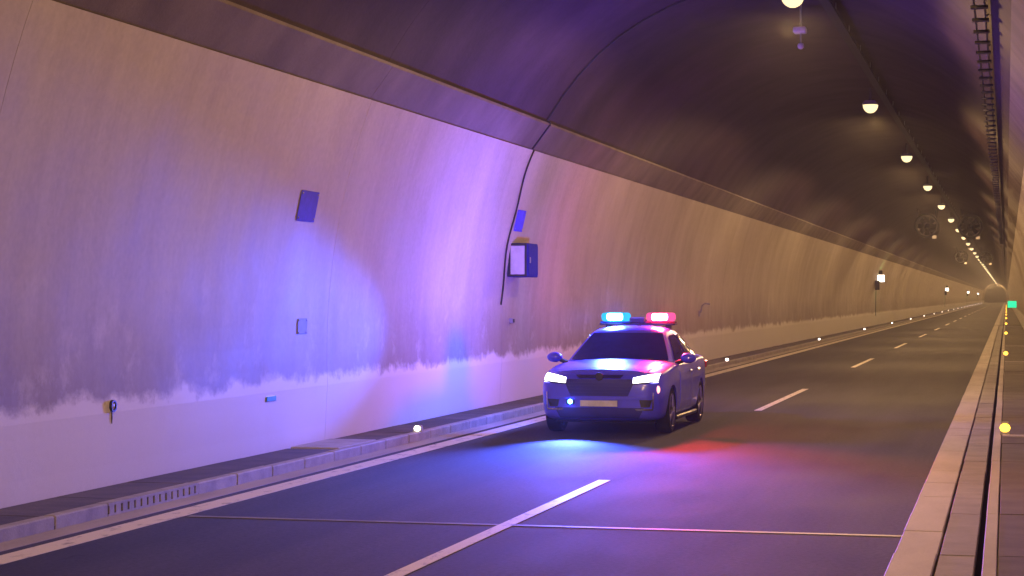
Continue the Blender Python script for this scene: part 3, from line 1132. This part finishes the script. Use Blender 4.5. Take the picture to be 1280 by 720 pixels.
# doors: panels standing a few millimetres proud of the body
def side_x(y, z, s):
    ok, loc, nrm, _ = body.ray_cast(Vector((s * 2.0, y, z)), Vector((-s, 0, 0)))
    return loc.x if ok else s * 0.9
for s in (-1, 1):
    for (ya, yb, nm) in ((-0.72, 0.30, 'front_door'), (0.315, 1.02, 'rear_door')):
        rows = []
        for j in range(7):
            z = lerp(0.30, 0.93, j / 6)
            rows.append([(side_x(lerp(ya, yb, i / 8), z, s) + s * 0.008, lerp(ya, yb, i / 8), z) for i in range(9)])
        b2 = grid(rows)
        solid(b2, 0.02)
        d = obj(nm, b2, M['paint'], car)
        hx = side_x(yb - 0.16, 0.83, s)
        obj('handle', bevel_box(min(hx + s * 0.012, hx + s * 0.04), max(hx + s * 0.012, hx + s * 0.04), yb - 0.24, yb - 0.06, 0.815, 0.845, 0.008), M['chrome'], d)
    # mirror
    b2 = bmesh.new()
    bmesh.ops.create_uvsphere(b2, u_segments=14, v_segments=10, radius=1)
    for v in b2.verts:
        v.co = Vector((s * 0.985 + v.co.x * 0.115, -0.56 + v.co.y * (0.085 if v.co.y < 0 else 0.03), 1.03 + v.co.z * 0.075))
    mi = obj('mirror', b2, M['paint'], car, True)
    b2 = bmesh.new()
    tube(b2, [(s * 0.80, -0.53, 0.95), (s * 0.92, -0.55, 1.0)], [0.035, 0.028], 8)
    obj('mirror_stalk', b2, M['black'], mi)
    # sill trim
    obj('sill', bevel_box(min(s * 0.80, s * 0.888), max(s * 0.80, s * 0.888), -0.92, 0.92, 0.165, 0.225, 0.015), M['black'], car)
# tail lights
for s in (-1, 1):
    obj('tail_light', bevel_box(min(s * 0.60, s * 0.84), max(s * 0.60, s * 0.84), 2.20, 2.33, 0.80, 0.92, 0.02), M['red_plastic'], car)

# wheels
def make_wheel(x, y, s):
    b2 = bmesh.new()
    lathe(b2, [(-0.10, 0.235), (-0.108, 0.29), (-0.09, 0.315), (-0.05, 0.325), (0.05, 0.325), (0.09, 0.315), (0.108, 0.29), (0.10, 0.235), (-0.10, 0.235)], 'X', 32)
    ty = obj('wheel', b2, M['rubber'], car, True)
    ty.location = (x, y, 0.325)
    b2 = bmesh.new()
    lathe(b2, [(s * 0.098, 0.236), (s * 0.104, 0.225), (s * 0.085, 0.212), (s * 0.02, 0.205), (s * 0.02, 0.001)], 'X', 28)
    for q in range(5):
        a = q * 2 * PI / 5
        for w_ in (-0.10, 0.10):
            p0 = (s * 0.092, math.cos(a) * 0.03, math.sin(a) * 0.03)
            p1 = (s * 0.085, math.cos(a + w_) * 0.215, math.sin(a + w_) * 0.215)
            tube(b2, [p0, p1], [0.028, 0.02], 6)
    lathe(b2, [(s * 0.075, 0.05), (s * 0.105, 0.045), (s * 0.11, 0.001)], 'X', 14)
    obj('rim', b2, M['rim'], ty, True)
    b2 = bmesh.new()
    lathe(b2, [(s * 0.015, 0.15), (s * 0.03, 0.15), (s * 0.03, 0.06)], 'X', 20)
    obj('brake_disc', b2, M['steel'], ty)
for yy in (-1.325, 1.325):
    for s in (-1, 1):
        make_wheel(s * 0.775, yy, s)
bm = bmesh.new()
box(bm, -0.70, 0.70, -1.75, 1.75, 0.16, 0.30)
obj('underbody', bm, M['black'], car)

# roof light bar (x: image left is -x)
BY = 0.86
bar = bevel_box(-0.58, 0.58, BY - 0.13, BY + 0.13, 1.485, 1.512, 0.012, 2)
bar = obj('light_bar', bar, M['black'], car)
obj('foot', bevel_box(-0.50, -0.42, BY - 0.07, BY + 0.07, 1.39, 1.486, 0.01), M['black'], bar)
obj('foot', bevel_box(0.42, 0.50, BY - 0.07, BY + 0.07, 1.39, 1.486, 0.01), M['black'], bar)
obj('centre_block', bevel_box(-0.12, 0.12, BY - 0.12, BY + 0.12, 1.513, 1.60, 0.015), M['black'], bar)
obj('blue_lens', bevel_box(-0.57, -0.122, BY - 0.115, BY + 0.115, 1.513, 1.54, 0.01, 2), M['blue_plastic'], bar, False)
obj('red_lens', bevel_box(0.122, 0.57, BY - 0.115, BY + 0.115, 1.513, 1.54, 0.01, 2), M['red_plastic'], bar, False)
def lens_box(name, cx, hw, hy, hz, zc, mat):
    b2 = bmesh.new()
    box(b2, cx - hw, cx + hw, BY - hy, BY + hy, zc - hz, zc + hz)
    bmesh.ops.bevel(b2, geom=b2.edges[:], offset=min(hz, hy) * 0.75, segments=4, affect='EDGES', profile=0.5)
    return obj(name, b2, mat, bar, True)
for cx, c_, d_ in ((-0.345, 'blue', 'blue_lens'), (0.345, 'red', 'red_lens')):
    lens_box('lens_cover', cx, 0.215, 0.115, 0.066, 1.606, M[c_ + '_dome'])
    lens_box(c_ + '_beacon', cx, 0.125, 0.140, 0.052, 1.607, M[d_])

# lamps of the light bar: wide wash plus the narrow side modules
def spot(name, loc, target, color, power, angle, blend, radius=0.04, sx=1.0, sy=1.0):
    ld = bpy.data.lights.new(name, 'SPOT')
    ld.color = color
    ld.energy = power
    ld.spot_size = R(angle)
    ld.spot_blend = blend
    ld.shadow_soft_size = radius
    lo = bpy.data.objects.new(name, ld)
    COL.objects.link(lo)
    lo.parent = bar
    d = Vector(target) - (Vector(loc) + Vector((CX, CY, 0)))
    lo.rotation_mode = 'QUATERNION'
    lo.rotation_quaternion = d.to_track_quat('-Z', 'Y')
    lo.location = loc
    lo.scale = (sx, sy, 1)
    return lo
spot('side_beam', (-0.64, BY - 0.12, 1.60), (-8.33, 19.4, 1.1), BLUE_C, 9500, 48, 1.0, 0.12, 1.0, 0.6)
spot('strobe_beam', (-0.40, -2.30, 0.47), (-4.4, 20.0, -0.3), BLUE_C, 5500, 60, 1.0, 0.03)
spot('rear_blue_beam', (-0.40, BY + 0.16, 1.66), (-8.2, 62.0, 3.0), BLUE_C, 3000, 64, 1.0, 0.08)
spot('rear_red_beam', (0.40, BY + 0.16, 1.66), (-8.2, 56.0, 3.5), RED_C, 2200, 64, 1.0, 0.08)
spot('front_blue_beam', (-0.40, BY - 0.16, 1.66), (-2.4, 10.0, 0.0), BLUE_C, 6500, 48, 1.0, 0.08)
spot('front_red_beam', (0.40, BY - 0.16, 1.66), (0.2, 12.0, 0.0), RED_C, 3200, 48, 1.0, 0.08)
def wash(name, loc, color, power):
    ld = bpy.data.lights.new(name, 'POINT')
    ld.color = color
    ld.energy = power
    ld.shadow_soft_size = 0.08
    lo = bpy.data.objects.new(name, ld)
    COL.objects.link(lo)
    lo.parent = bar
    lo.location = loc
wash('blue_wash', (-0.40, BY - 0.05, 1.78), BLUE_C, 1650)
wash('red_wash', (0.42, BY - 0.05, 1.78), RED_C, 340)

# ------------------------------------------------------------------ tunnel air
bm = bmesh.new()
box(bm, -10.2, 3.0, Y0 - 2, Y1 + 2, -1.2, 8.2)
mh = bpy.data.materials.new('tunnel_air')
mh.use_nodes = True
nh = mh.node_tree
nh.nodes.clear()
pv_ = N(nh, 'VolumePrincipled', Density=0.0009, Anisotropy=0.2)
pv_.inputs['Color'].default_value = (0.9, 0.9, 0.92, 1)
oh = N(nh, 'OutputMaterial')
nh.links.new(pv_.outputs[0], oh.inputs['Volume'])
hz = obj('haze', bm, mh)
hz['kind'] = 'stuff'
hz['label'] = 'thin hazy air filling the tunnel'
